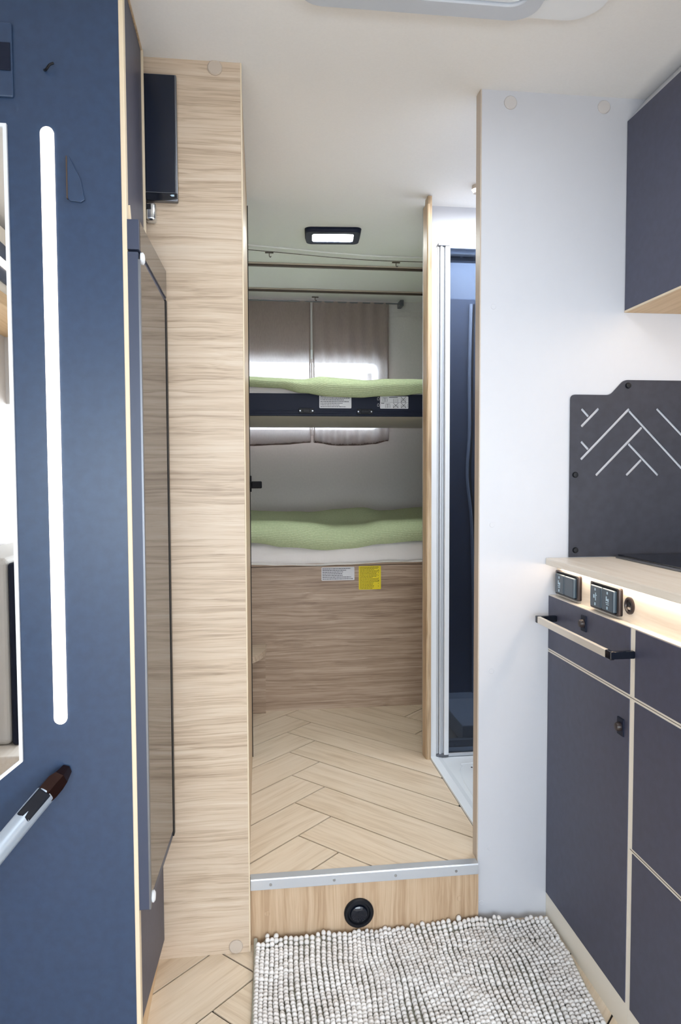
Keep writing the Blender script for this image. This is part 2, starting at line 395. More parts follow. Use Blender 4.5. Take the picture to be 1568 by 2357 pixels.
# step riser and nosing
st = thing('step', (0.25, 1.583, 0), 'wooden step up to the sleeping area, edged with a silver strip', 'step')
link('riser', box(BM(), -0.0105, XP-0.001, 1.583, 1.600, 0.0, 0.1275), 'wood_riser', st)
bm = BM(); box(bm, -0.010, XP-0.002, 1.579, 1.583, 0.1265, 0.1505, 0.0012); box(bm, -0.010, XP-0.002, 1.5795, 1.6035, 0.1495, 0.1520, 0.001)
nz = link('nosing', bm, 'alu', st)
for x, z in ((0.0351, 0.1385), (0.1784, 0.1385), (0.3198, 0.1385), (0.4622, 0.1385)):
    link('screw', disc(BM(), (x, 1.579, z), (0, -1, 0), 0.0035, 0.0018, 12), 'steel', nz)
for x, z in ((0.0267, 0.0696), (0.4718, 0.0699)):
    link('screw_cap', disc(BM(), (x, 1.583, z), (0, -1, 0), 0.0062, 0.0012, 16), 'wood_riser', st)
vt = thing('air_vent', (0.235, 1.583, 0.0558), 'round black warm-air vent set into the wooden step riser', 'vent')
link('housing', lathe(BM(), [(0, 0), (0.034, 0), (0.034, 0.004), (0.031, 0.007), (0.0265, 0.007), (0.024, 0.002), (0.0, 0.002)], (0.235, 1.583, 0.0558), (0, -1, 0), 36), 'black', vt, True)
link('flap', lathe(BM(), [(0, 0.0105), (0.012, 0.0095), (0.0185, 0.0065), (0.0205, 0.002)], (0.235, 1.583, 0.0545), (0, -1, 0), 32), 'blackgloss', vt, True)

# ------------------------------------------------------------------ wooden partition (left of the passage)
wp = thing('wooden_partition', (-0.11, YT, 0), 'tall pale wood-grain partition left of the passage', 'partition')
link('face_panel', box(BM(), -0.90, -0.013, YT, YT+0.02, 0, ZC), 'wood_tower', wp)
link('edge_trim', box(BM(), -0.0135, -0.0105, YT-0.0008, YT+0.021, 0, ZC, 0.0008), 'cream', wp)
bm = BM(); prism(bm, [(-0.012, YT+0.021), (-0.0035, 2.285), (-0.05, 2.285), (-0.05, YT+0.021)], 'z', ZF+0.001, ZC)
link('side_panel', bm, 'wood_side', wp)
for x, z, in ((-0.0655, 1.8981), (-0.0425, 0.0150)):
    link('cover_cap', disc(BM(), (x, YT, z), (0, -1, 0), 0.0152, 0.004, 28), 'cap', wp, True)
sd = thing('bathroom_door', (-0.02, 2.32, ZF), 'edge of the bathroom door with a black seal, left of the bunks', 'door')
link('door_leaf', box(BM(), -0.70, -0.006, 2.291, 2.325, ZF+0.004, 1.886), 'wood_side', sd)
link('seal', box(BM(), -0.006, -0.0008, 2.290, 2.328, ZF+0.003, 1.888), 'rubber', sd)
bm = BM(); box(bm, -0.0065, 0.0025, 2.276, 2.290, 1.0035, 1.0541, 0.0015); 
link('handle_plate', bm, 'jet', sd)
bm = BM(); box(bm, -0.001, 0.0345, 2.262, 2.278, 1.0145, 1.0365, 0.003); box(bm, -0.004, 0.006, 2.262, 2.290, 1.0145, 1.0365, 0.002)
link('handle', bm, 'jet', sd)

# ------------------------------------------------------------------ wood post, shower wall, shower
po_ = thing('door_post', (0.5525, 2.222, ZF), 'upright pale wood door post between the bunks and the shower', 'post')
bm = BM(); prism(bm, [(0.5430, 2.243), (0.5450, 2.2035), (0.5480, 2.2000), (0.5600, 2.2000), (0.5600, 2.243)], 'z', ZF, 1.884)
link('post_board', bm, 'wood_side', po_)
bm = BM(); prism(bm, [(2.2000, 1.884), (2.243, 1.884), (2.243, 1.889), (2.236, 1.908), (2.2000, 1.908)], 'x', 0.5480, 0.5600)
link('post_top', bm, 'wood_side', po_)
structure('wall_shower', plate([(0.5605, ZF), (XR, ZF), (XR, ZC), (0.5605, ZC)], [[(0.5910, ZF+0.02), (1.12, ZF+0.02), (1.12, 1.835), (0.690, 1.835), (0.640, 1.778), (0.5910, 1.775)]], 'y', 2.292, 2.322), 'wall')
bm = BM(); box(bm, 0.690, XR, 2.70, 2.74, ZF, ZC)
bk = structure('wall_shower_back', bm, 'shower_wall')
link('cabin_floor', box(BM(), 0.70, 1.21, 2.322, 2.70, ZF-0.0015, ZF+0.06, 0.004), 'tray', bk)
structure('wall_shower_side', box(BM(), 1.21, XR, 2.322, 2.70, ZF, ZC), 'shower_wall')
structure('wall_shower_left', prism(BM(), [(0.5900, 2.322), (0.5935, 2.322), (0.6960, 2.705), (0.6925, 2.705)], 'z', ZF, ZC), 'shower_wall')
k = (2.70-0)/2.9
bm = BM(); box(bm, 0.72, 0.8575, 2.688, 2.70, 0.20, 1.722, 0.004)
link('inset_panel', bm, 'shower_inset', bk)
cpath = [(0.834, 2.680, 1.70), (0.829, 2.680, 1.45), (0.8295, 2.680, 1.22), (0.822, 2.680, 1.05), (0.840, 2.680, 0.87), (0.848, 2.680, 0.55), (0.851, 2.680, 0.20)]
rl = thing('glass_reflection', (0.84, 2.68, 0.19), 'curved pale strip shaped as a reflection in the smoked shower glass', 'rail')  # pale and black tubes modelled in place of reflections on the glass
link('reflection_strip', tube(BM(), catmull(cpath, 6), 0.006, 8), 'white', rl, True)
link('reflection_edge', tube(BM(), catmull([(x+0.013, 2.682, z) for x, y, z in cpath], 6), 0.0035, 8), 'black', rl, True)
# shower door
sdv = thing('shower_door', (0.60, 2.21, 0.155), 'folding smoked-glass shower door in a silver frame', 'door')
bm = BM(); box(bm, 0.5602, 0.5800, 2.212, 2.291, 0.155, 1.735)
link('wall_profile', bm, 'white', sdv)
bm = BM()
box(bm, 0.5805, 0.5880, 2.212, 2.250, 0.160, 1.762, 0.002); box(bm, 0.5885, 0.5965, 2.207, 2.250, 0.160, 1.762, 0.0025); box(bm, 0.597, 0.6035, 2.212, 2.250, 0.160, 1.762, 0.002)
link('hinge_profile', bm, 'alu', sdv)
bm = BM(); box(bm, 0.6040, 0.6195, 2.203, 2.232, 0.160, 1.760, 0.0025)
link('door_stile', bm, 'white', sdv)
bm = BM(); box(bm, 0.5805, 0.6185, 2.205, 2.232, 0.1535, 0.163, 0.002); box(bm, 0.5805, 0.6185, 2.205, 2.232, 1.760, 1.768, 0.002)
link('corner_fitting', bm, 'alu_dark', sdv)
link('glass_pane', box(BM(), 0.6195, 1.10, 2.214, 2.219, 0.163, 1.757), 'smoke', sdv)
bm = BM(); box(bm, 0.62, 1.10, 2.235, 2.262, 1.726, 1.748, 0.003); 
tr = link('top_rail', bm, 'white', sdv)
bm = BM()
for i in range(8): box(bm, 0.625+i*0.043, 0.659+i*0.043, 2.2335, 2.2355, 1.7345, 1.7385)
link('slot', bm, 'alu_dark', tr)
link('bottom_rail', box(BM(), 0.6195, 1.10, 2.209, 2.232, 0.153, 0.163, 0.002), 'alu', sdv)
# shower tray
ty = thing('shower_tray', (0.85, 1.9, ZF), 'white shower tray behind the white partition', 'tray')
bm = BM(); box(bm, 0.5600, 1.20, 1.632, 2.290, ZF-0.001, ZF+0.001); 
link('tray_floor', bm, 'tray', ty)
bm = BM(); prism(bm, [(0.5595, ZF), (0.5605, ZF+0.0055), (0.5830, ZF+0.0055), (0.598, ZF+0.0012), (0.598, ZF)], 'y', 1.632, 2.2115)
link('tray_rim', bm, 'tray', ty)
link('drain_dot', disc(BM(), (0.669, 2.12, ZF+0.001), (0, 0, 1), 0.003, 0.001, 12), 'black', ty)
bm = BM(); tube(bm, catmull([(0.612, 1.64, ZF+0.001), (0.612, 1.9, ZF+0.001), (0.618, 2.05, ZF+0.001), (0.64, 2.13, ZF+0.001), (0.70, 2.155, ZF+0.001), (1.18, 2.158, ZF+0.001)], 8), 0.0016, 6)
link('tray_ridge', bm, 'tray', ty, True)
link('knob', lathe(BM(), [(0, 0), (0.016, 0), (0.018, 0.012), (0.012, 0.022), (0, 0.024)], (0.678, 2.12, ZC), (0, 0, -1), 20), 'cap', bpy.data.objects['ceiling'], True)

# ------------------------------------------------------------------ white partition (right of the passage)
wr = thing('white_partition', (0.85, YP, 0), 'broad white partition wall at the end of the kitchen', 'partition')
link('face_panel', box(BM(), XP+0.003, XR, YP, YP+0.03, 0, ZC), 'wall', wr)
link('edge_trim', box(BM(), XP, XP+0.003, YP-0.001, YP+0.031, 0, ZC, 0.0008), 'cap', wr)
for x, z in ((0.5866, 1.8868), (0.8080, 1.8899)):
    link('cover_cap', disc(BM(), (x, YP, z-0.001), (0, -1, 0), 0.0148, 0.004, 28), 'capw', wr, True)
for x, z in ((0.5502, 1.4335), (0.5504, 0.9379), (0.5505, 0.5968), (0.55, 0.1756), (0.5296, 0.0447)):
    link('screw_cap', disc(BM(), (x, YP, z), (0, -1, 0), 0.0060, 0.0010, 18), 'wall', wr)

# ------------------------------------------------------------------ tall cabinet at left with mirror, LED bar, fridge
YC = 1.272
tc_ = thing('tall_cabinet', (-0.5, YC, 0), 'tall navy cabinet with cream edges, in the left foreground', 'cabinet')
link('front_panel', box(BM(), -0.93, -0.2105, YC, YC+0.018, 0, ZC), 'navy', tc_)
link('corner_edge', box(BM(), -0.2110, -0.2030, YC-0.001, YC+0.019, 0, ZC, 0.0015), 'cream', tc_)
link('carcass', box(BM(), -0.93, -0.245, YC+0.018, YT-0.002, 0.0, ZC), 'navy', tc_)
bm = BM(); prism(bm, [(YC+0.02, 1.50), (1.525, 1.525), (1.525, 1.905), (YC+0.02, 1.905)], 'x', -0.245, -0.2105)
ul = link('upper_door', bm, 'navy_kitchen', tc_)
bm = BM(); box(bm, -0.2240, -0.2060, 1.5255, 1.5320, 1.525, 1.908, 0.001)
link('door_edge', bm, 'cream', ul)
bm = BM(); prism(bm, [(YC+0.02, 1.905), (1.5255, 1.905), (1.5255, ZC), (YC+0.02, ZC)], 'x', -0.245, -0.208)
link('top_edge', bm, 'wood_side', tc_)
bm = BM(); prism(bm, [(YC+0.019, 1.515), (YC+0.033, 1.493), (YC+0.019, 1.487)], 'x', -0.2250, -0.2000)
link('corner_wedge', bm, 'cream', tc_)
bm = BM(); prism(bm, [(-0.245, YC+0.02), (-0.211, YC+0.02), (-0.1965, YT-0.002), (-0.245, YT-0.002)], 'z', 0.045, 0.265)
link('lower_door', bm, 'navy_kitchen', tc_)
bm = BM(); prism(bm, [(-0.245, YC+0.02), (-0.2085, YC+0.02), (-0.2085, YT-0.002), (-0.245, YT-0.002)], 'z', 0.0, 0.0445)
link('plinth', bm, 'wood_under', tc_)
# fittings fitting and the box at the top left
hk = thing('coat_hook', (-0.30, YC, 1.51), 'dark angled coat hook right of the light bar on the navy cabinet', 'hook')
bm = BM(); prism(bm, [(-0.2975, 1.582), (-0.2935, 1.582), (-0.2755, 1.545), (-0.2700, 1.512), (-0.2760, 1.508), (-0.2935, 1.510), (-0.2975, 1.515)], 'y', YC-0.005, YC, 0.001)
link('hook_plate', bm, 'navy', hk)
link('hook_edge', box(BM(), -0.2985, -0.2965, YC-0.0065, YC, 1.513, 1.582), 'brown', hk)
single('garment_hook', tube(BM(), catmull([(-0.330, YC-0.001, 1.7205), (-0.325, YC-0.010, 1.717), (-0.319, YC-0.014, 1.722), (-0.314, YC-0.010, 1.7275)], 5), [0.002]*16, 8), 'black', 'tiny black hook high on the navy cabinet, above the light bar', 'hook', (-0.322, YC, 1.717), None, True)
bx = thing('cover_box', (-0.45, YC, 1.67), 'dark blue cover box high on the navy cabinet at the left edge', 'box')
link('cover', box(BM(), -0.55, -0.3790, YC-0.006, YC, 1.672, 1.790, 0.002), 'navy', bx)
link('lid_strip', box(BM(), -0.55, -0.3815, YC-0.0085, YC-0.006, 1.713, 1.757, 0.001), 'navy_dark', bx)
# light bar
lb = thing('light_bar', (-0.328, YC, 0.628), 'tall glowing vertical light bar on the navy cabinet', 'lamp')
bm = BM(); prism(bm, rrect(-0.3392, -0.3175, 0.627, 1.629, 0.01084, 8), 'y', YC-0.0035, YC, 0)
link('diffuser', bm, 'led', lb)
# mirror
mi = thing('wall_mirror', (-0.55, YC, 0.40), 'tall mirror with pale edge on the navy cabinet, at the left border', 'mirror')
out = [(-0.391, 0.5663), (-0.391, 1.629), (-0.85, 1.629), (-0.85, 0.36), (-0.649, 0.36)]
inn = [(-0.3965, 0.569), (-0.3965, 1.6235), (-0.8445, 1.6235), (-0.8445, 0.3655), (-0.652, 0.3655)]
link('mirror_frame', plate(out, [inn], 'y', YC-0.007, YC), 'white', mi)
bm = BM(); prism(bm, inn, 'y', YC-0.004, YC-0.001)
link('mirror_glass', bm, 'mirror', mi)
# grab handle
gh = thing('grab_handle', (-0.335, YC, 0.53), 'silver grab handle with dark end cap on the navy cabinet', 'handle')
A = Vector((-0.340, 1.238, 0.528)); B = Vector((-0.452, 1.06, 0.418)); C_ = Vector((-0.60, 0.93, 0.30))
d = (B-A).normalized()
link('handle_tube', tube(BM(), [A+d*0.012]+catmull([A+d*0.02, B, C_, Vector((-0.75, 1.0, 0.16)), Vector((-0.85, 1.262, 0.10))], 8), 0.0165, 20), 'tube', gh, True)
bm = BM(); tube(bm, [A+d*0.016, A+d*0.006, A-d*0.012, Vector((-0.327, 1.250, 0.540)), Vector((-0.322, 1.2715, 0.546))], [0.0172, 0.0185, 0.0185, 0.0150, 0.0105], 6)
link('end_cap', bm, 'copper', gh)
side = d.cross(Vector((0, 0, 1))).normalized()
nrm = Vector((-0.1, -1, 0.25)); nrm = (nrm-d*nrm.dot(d)).normalized(); tt = d.cross(nrm)
bm = BM()
ring = []
for sx_, sy_ in ((-1, -1), (1, -1), (1, 1), (-1, 1)):
    ring.append(A+d*(0.040+sx_*0.026)+tt*(sy_*0.0115)+nrm*0.0130)
vs = [bm.verts.new(v) for v in ring]+[bm.verts.new(v+nrm*0.0040) for v in ring]
for q in ((0, 1, 2, 3), (7, 6, 5, 4), (0, 4, 5, 1), (1, 5, 6, 2), (2, 6, 7, 3), (3, 7, 4, 0)): bm.faces.new([vs[i] for i in q])
bmesh.ops.recalc_face_normals(bm, faces=bm.faces[:]); bmesh.ops.bevel(bm, geom=bm.edges[:], offset=0.002, segments=2, affect='EDGES', profile=0.5)
link('grip_insert', bm, 'blackgloss', gh)

# fridge
fr = thing('refrigerator', (-0.19, 1.4, 0.27), 'tall slim refrigerator with smoked glossy front between navy cabinet and wooden partition', 'refrigerator')
near, far = (-0.1840, 1.2735), (-0.1690, 1.548)
def fpt(t, off=0): return (near[0]+(far[0]-near[0])*t+off, near[1]+(far[1]-near[1])*t)
bm = BM(); prism(bm, [(-0.2035, 1.2735), fpt(0, -0.002), fpt(1, -0.002), (-0.2035, 1.548)], 'z', 0.285, 1.432, 0.001)
link('door_body', bm, 'fridge_side', fr)
bm = BM(); prism(bm, [(-0.2035, 1.2735), fpt(0, 0), fpt(0.97, 0), (-0.2035, 1.54)], 'z', 1.436, 1.486, 0.001)
# taper the top towards the far end
for v in bm.verts:
    if v.co.z > 1.46: v.co.z -= 0.012*(v.co.y-1.2735)/0.27
    else: v.co.z -= 0.018*(v.co.y-1.2735)/0.27
cp_ = link('head_housing', bm, 'fridge_side', fr)
bm = BM(); prism(bm, [fpt(0.03, -0.001), fpt(0.97, -0.001), fpt(0.97, 0.0006), fpt(0.03, 0.0006)], 'z', 1.437, 1.4855)
for v in bm.verts: v.co.z -= (0.012 if v.co.z > 1.46 else 0.018)*(v.co.y-1.2735)/0.27
link('control_panel', bm, 'fridge', cp_)
bm = BM()
v0 = [fpt(0.035, -0.0022), fpt(0.93, -0.0022), fpt(0.93, 0.0), fpt(0.035, 0.0)]
prism(bm, v0, 'z', 0.305, 1.428)
for v in bm.verts:
    if v.co.z > 1.0: v.co.z -= 0.022*(v.co.y-1.2735)/0.27
link('door_front', bm, 'fridge', fr)
for t0, t1, mm in ((0.922, 0.943, 'rubber'), (0.943, 0.952, 'alu_dark'), (0.952, 0.978, 'rubber')):
    bm = BM(); prism(bm, [fpt(t0, -0.002), fpt(t1, -0.002), fpt(t1, 0.0012), fpt(t0, 0.0012)], 'z', 0.29, 1.413)
    link('door_seal', bm, mm, fr)
bm = BM(); prism(bm, [fpt(0.0, -0.002), fpt(0.03, -0.002), fpt(0.03, 0.0012), fpt(0.0, 0.0012)], 'z', 0.285, 1.42, 0.0006)
link('door_edge', bm, 'alu_dark', fr)
for z in (1.425, 0.300):
    c = fpt(0.06, 0)
    link('hinge_cap', lathe(BM(), [(0.010, 0), (0.0105, 0.0035), (0.007, 0.006), (0, 0.0065)], (c[0], c[1], z), (1, 0, 0), 20), 'white', fr, True)
# television on the wooden partition
tv = thing('television', (-0.19, YT-0.02, 1.61), 'small dark television mounted on the wooden partition, top left', 'television')
link('casing', box(BM(), -0.2095, -0.1430, 1.5430, YT-0.004, 1.6170, 1.8710, 0.002), 'alu_dark', tv)
link('screen', box(BM(), -0.2095, -0.1465, 1.5415, 1.5440, 1.6330, 1.8690, 0.001), 'tv', tv)
bm = BM(); prism(bm, [(-0.2095, 1.6180), (-0.19, 1.616), (-0.160, 1.6185), (-0.1435, 1.6225), (-0.1435, 1.6320), (-0.2095, 1.6320)], 'y', 1.5405, 1.5445, 0.0006)
ch = link('lower_bezel', bm, 'blackgloss', tv)
bm = BM(); box(bm, -0.1562, -0.1500, 1.5395, 1.5406, 1.6255, 1.6295, 0.0005); prism(bm, [(-0.1585, 1.6278), (-0.1555, 1.6262), (-0.1555, 1.6292)], 'y', 1.5396, 1.5406)
link('badge', bm, 'glyph', ch)
link('bezel_line', box(BM(), -0.2095, -0.1440, 1.5402, 1.5412, 1.6325, 1.6335), 'alu_dark', ch)
bm = BM(); box(bm, -0.2095, -0.1870, 1.5330, YT-0.001, 1.5740, 1.6110, 0.006, 3)
br = link('swivel_bracket', bm, 'steel', tv, True)
bm = BM(); box(bm, -0.2080, -0.1960, 1.5310, 1.5335, 1.5960, 1.6060, 0.001)
link('bracket_inlay', bm, 'black', br)

# ------------------------------------------------------------------ kitchen
XD = 0.6872
def drawer_front(parent, name, y0, y1, z0, z1):
    o = link(name, box(BM(), XD, XD+0.016, y0, y1, z0, z1, 0.0008), 'navy_kitchen', parent); return o
def knob(parent, y, z):
    k_ = link('push_lock', box(BM(), XD-0.0025, XD+0.001, y-0.0115, y+0.0115, z-0.0165, z+0.0165, 0.001), 'navy_dark', parent)
    link('push_button', lathe(BM(), [(0.0085, 0), (0.0085, 0.006), (0.0065, 0.009), (0, 0.0095)], (XD-0.002, y, z), (-1, 0, 0), 18), 'socket', k_, True)
def cabinet(y0, y1, label, splits, name='kitchen_cabinet', group=None):
    """splits: list of (part name, z0, z1)"""
    t = thing(name, (0.95, (y0+y1)/2, 0), label, 'cabinet', group)
    link('carcass', box(BM(), XD+0.0015, XR-0.002, y0, y1, 0.0, 0.7710), 'cream_white', t)
    outp = {}
    for nm, z0, z1 in splits:
        outp.setdefault(nm, []).append(drawer_front(t, nm, y0+0.0085 if y0 > 1.0 else y0+0.01, y1-0.0085 if y1 < 1.5 else y1-0.001, z0, z1))
        bm = BM(); box(bm, XD+0.0007, XD+0.004, y0, y1, z0-0.0048, z0-0.0040)
        if z0 > 0.1: link('shadow_gap', bm, 'brown', t)
        else: bm.free()
    return t, outp
c1, o1 = cabinet(1.2240, 1.5990, 'navy kitchen cabinet with drawer and silver bar handle beside white partition', [('drawer', 0.6475, 0.7710), ('door', 0.0600, 0.6385)])
c2, o2 = cabinet(0.80, 1.2235, 'navy kitchen drawer unit without visible handles, at right edge', [('drawer', 0.6475, 0.7710), ('drawer', 0.3655, 0.6385), ('drawer', 0.0600, 0.3565)])
knob(o1['drawer'][0], 1.4161, 0.7422); knob(o1['door'][0], 1.2601, 0.5784)
# bar handle, as one child of the drawer
dr = o1['drawer'][0]
bm = BM(); box(bm, XD-0.0485, XD-0.0405, 1.2330, 1.5460, 0.7180, 0.7330, 0.0012)
hb = link('bar_handle', bm, 'champagne', dr)
for ya, yb_ in ((1.2120, 1.2330), (1.5460, 1.5580)):
    bm = BM(); box(bm, XD-0.0490, XD-0.0400, ya, yb_, 0.7175, 0.7335, 0.002); yc = ya if ya < 1.3 else yb_-0.010
    box(bm, XD-0.0440, XD, yc+0.001, yc+0.012, 0.7185, 0.7325, 0.002)
    link('end_bracket', bm, 'blackgloss', hb)
wt = thing('worktop', (0.95, 1.2, 0.771), 'pale wood worktop with lit front fascia over the navy cabinets', 'worktop')
link('top_board', box(BM(), 0.6797, XR-0.001, 0.78, YP-0.001, 0.8440, 0.8592, 0.001), 'wood_top', wt)
link('fascia', box(BM(), 0.7072, 0.725, 0.78, YP-0.001, 0.7712, 0.8438), 'wood_top', wt)
link('counter_body', box(BM(), 0.7255, XR-0.001, 0.80, YP-0.001, 0.7712, 0.8438), 'cream_white', wt)
link('ledge', box(BM(), 0.6885, 0.7072, 0.78, YP-0.001, 0.7712, 0.7728), 'wood_top', wt)
link('light_strip', box(BM(), 0.6960, 0.7020, 0.80, 1.572, 0.8415, 0.8438), 'led_strip', wt)
# switches
def glyphs(parent, y, zc, pat):
    bm = BM()
    x0 = 0.7072-0.0155
    for dy, dz, w_, h_ in pat: box(bm, x0, x0+0.0006, y+dy-w_/2, y+dy+w_/2, zc+dz-h_/2, zc+dz+h_/2)
    link('print', bm, 'glyph', parent)
PAT_A = [(0, 0.0145, 0.004, 0.005), (0, -0.0150, 0.004, 0.0055), (0.0035, 0.003, 0.003, 0.009), (-0.001, 0.001, 0.004, 0.0035), (-0.004, 0.0005, 0.003, 0.006), (0.0, -0.0045, 0.012, 0.0014), (-0.001, -0.0080, 0.010, 0.0014)]
PAT_B = [(0, 0.0145, 0.004, 0.005), (0, -0.0150, 0.004, 0.0055), (0.005, 0.000, 0.005, 0.007), (-0.002, 0.000, 0.002, 0.016), (-0.005, 0.003, 0.004, 0.0014)]
def switch(yc, label, keys):
    t = thing('rocker_switch', (0.7072, yc, 0.775), label, 'switch', 'rocker switches on the worktop fascia')
    bm = plate([(a+yc, b_+0.8055) for a, b_ in rrect(-0.0575, 0.0575, -0.0270, 0.0270, 0.004)], [[(a+yc, b_+0.8055) for a, b_ in rrect(-0.0515, 0.0515, -0.0245, 0.0245, 0.003)]], 'x', 0.7072-0.009, 0.7072)
    link('frame', bm, 'socket', t)
    link('base', box(BM(), 0.7072-0.004, 0.7072, yc-0.0515, yc+0.0515, 0.781, 0.830), 'black', t)
    for s_, pat in keys:
        kk = link('rocker', box(BM(), 0.7072-0.0150, 0.7072-0.004, yc+s_*0.0250-0.0235, yc+s_*0.0250+0.0235, 0.7830, 0.8265, 0.003), 'key', t)
        if pat: glyphs(kk, yc+s_*0.0250, 0.805, pat)
    return t
switch(1.5275, 'two-key rocker switch with only one printed key, farther from the round socket', [(1, PAT_A), (-1, None)])
switch(1.3545, 'two-key rocker switch with both keys printed, next to the round socket', [(1, PAT_B), (-1, PAT_A)])
us = thing('power_socket', (0.7072, 1.2698, 0.805), 'small round dark charging socket on the worktop fascia', 'socket')
link('socket_ring', lathe(BM(), [(0.0, 0.0), (0.0165, 0), (0.0165, 0.003), (0.0145, 0.0045), (0.0115, 0.0045), (0.0105, 0.0015), (0, 0.0015)], (0.7072, 1.2698, 0.805), (-1, 0, 0), 28), 'socket', us, True)
link('port', box(BM(), 0.7040, 0.7062, 1.2640, 1.2756, 0.8060, 0.8110, 0.0005), 'black', us)
link('port', box(BM(), 0.7040, 0.7062, 1.2655, 1.2741, 0.7975, 0.8020, 0.0005), 'cap', us)
# hob
hb2 = thing('hob', (1.0, 1.4, 0.8592), 'black glass hob let into the pale worktop', 'hob')
link('hob_frame', box(BM(), 0.8375, 1.195, 1.12, 1.5745, 0.8592, 0.8650, 0.002), 'alu_dark', hb2)
link('hob_glass', box(BM(), 0.8420, 1.190, 1.125, 1.570, 0.8645, 0.8680, 0.001), 'blackgloss', hb2)
# splash panel, herringbone slots cut through
def arc3(p0, p1, p2, r, n=5):
    a = Vector(p0)-Vector(p1); b_ = Vector(p2)-Vector(p1); a.normalize(); b_.normalize()
    s0 = Vector(p1)+a*r; s1 = Vector(p1)+b_*r
    return [tuple((1-t)*(1-t)*s0+2*t*(1-t)*Vector(p1)+t*t*s1) for t in [i/n for i in range(n+1)]]
zb_ = 0.8605
pA, pB, pC, pD = (0.7345, zb_), (0.7340, 1.2370), (0.8310, 1.2370), (0.8640, 1.2720)
pE, pF = (1.17, 1.2720), (1.17, zb_)
outl = [pA]+arc3(pA, pB, pC, 0.012)+arc3(pB, pC, pD, 0.010)+arc3(pC, pD, pE, 0.010)+[pE, pF]
slots = [((0.7633, 1.2028), (0.7771, 1.1884)), ((0.8021, 1.2041), (0.7631, 1.165)), ((0.8774, 1.2043), (0.7629, 1.0889)), ((0.7631, 1.1276), (0.7775, 1.1125)), ((0.8798, 1.1988), (1.0155, 1.0632)), ((0.909, 1.1607), (0.8003, 1.052)), ((0.8794, 1.1226), (0.9515, 1.0515)), ((0.9087, 1.0848), (0.8753, 1.0518)), ((0.9486, 1.2046), (1.026, 1.1303))]   # slot ends, metres on the partition
holes = []
for a, b_ in slots:
    a, b_ = Vector(a), Vector(b_); dd = (b_-a).normalized(); nn = Vector((-dd.y, dd.x))*0.0031
    a -= dd*0.0012; b_ += dd*0.0012
    ring = []
    for c, sgn in ((a, -1), (b_, 1)):
        for q in (-1, -0.5, 0.5, 1):
            qq = q*sgn
            ring.append(tuple(c+nn*(-qq)*1.0+dd*sgn*(0.0012 if abs(q) < 1 else 0)))
    holes.append(ring)
# continue the herringbone a little further right (out of frame)
def addslot(a, b_):
    a, b_ = Vector(a), Vector(b_); dd = (b_-a).normalized(); nn = Vector((-dd.y, dd.x))*0.0031
    holes.append([tuple(a-nn), tuple(b_-nn), tuple(b_+nn), tuple(a+nn)])
addslot((1.115, 1.21), (1.065, 1.16)); addslot((1.12, 1.14), (1.09, 1.11))
sp_ = thing('splash_panel', (0.95, YP, 0.8605), 'dark splash panel with slanted herringbone slots behind the hob', 'panel')
link('panel_plate', plate(outl, holes, 'y', YP-0.0050, YP-0.0030), 'splash', sp_)
for x, z in ((0.8740, 1.2590), (0.7474, 1.0520), (0.7496, 0.8765), (1.10, 1.2590)):
    link('standoff', lathe(BM(), [(0.0068, -0.005), (0.0068, 0.002), (0.0055, 0.0045), (0, 0.0055)], (x, YP-0.0055, z), (0, -1, 0), 18), 'black', sp_, True)
# wall cabinet
uc = thing('wall_cabinet', (1.05, 1.2, 1.4275), 'navy wall cabinet with honey wood underside, top right', 'cabinet')
link('carcass', box(BM(), 0.8800, XR-0.001, 0.70, YP-0.001, 1.4310, 1.8600), 'cream_white', uc)
link('door', box(BM(), 0.8646, 0.8800, 0.70, YP-0.002, 1.4310, 1.8600, 0.0008), 'navy_kitchen', uc)
link('underside', box(BM(), 0.8655, XR-0.001, 0.70, YP-0.001, 1.4275, 1.4312), 'wood_under', uc)
link('door_edge', box(BM(), 0.8640, 0.8665, 0.70, YP-0.002, 1.4272, 1.4315), 'cream', uc)
bm = BM(); prism(bm, [(0.8660, 1.8602), (0.9080, ZC-0.001), (XR-0.001, ZC-0.001), (XR-0.001, 1.8602)], 'y', 0.70, YP-0.001)
link('top_cove', bm, 'wall', uc)
ls = link('light_strip', box(BM(), 0.965, 0.985, 0.80, 1.45, 1.4245, 1.4274), 'led_strip', uc)

# ------------------------------------------------------------------ ceiling items
cl = thing('ceiling_lamp', (0.297, 2.587, ZC), 'rectangular dark-framed ceiling lamp over the passage, lit', 'lamp')
def rotl(ps, ang=R(-5), cx=0.297, cy=2.590): return [(cx+(x-cx)*math.cos(ang)-(y-cy)*math.sin(ang), cy+(x-cx)*math.sin(ang)+(y-cy)*math.cos(ang)) for x, y in ps]
bm = plate(rotl(rrect(0.199, 0.397, 2.518, 2.660, 0.022, 5)), [rotl(rrect(0.222, 0.374, 2.544, 2.636, 0.012, 5))], 'z', ZC-0.016, ZC-0.0005)
for v in bm.verts:
    if v.co.z < ZC-0.01: v.co.x = 0.297+(v.co.x-0.297)*0.95; v.co.y = 2.590+(v.co.y-2.590)*0.95
link('lamp_frame', bm, 'navy_dark', cl)
bm = BM(); prism(bm, rotl(rrect(0.222, 0.372, 2.545, 2.635, 0.01, 3)), 'z', ZC-0.0135, ZC-0.006)
link('lamp_lens', bm, 'led_cool', cl)
for y, l_ in ((2.967, 'brown ceiling rail nearer the ceiling lamp'), (3.358, 'brown ceiling rail nearer the curtain rod')):
    t = thing('ceiling_rail', (0.3, y, ZC), l_+' above the upper bunk', 'rail', 'brown ceiling rails')
    link('rail_profile', box(BM(), XL+0.01, XR-0.01, y-0.004, y+0.010, ZC-0.013, ZC-0.0005, 0.002), 'brown', t)
    link('rail_lip', box(BM(), XL+0.01, XR-0.01, y-0.012, y-0.004, ZC-0.006, ZC-0.0005, 0.001), 'cap', t)
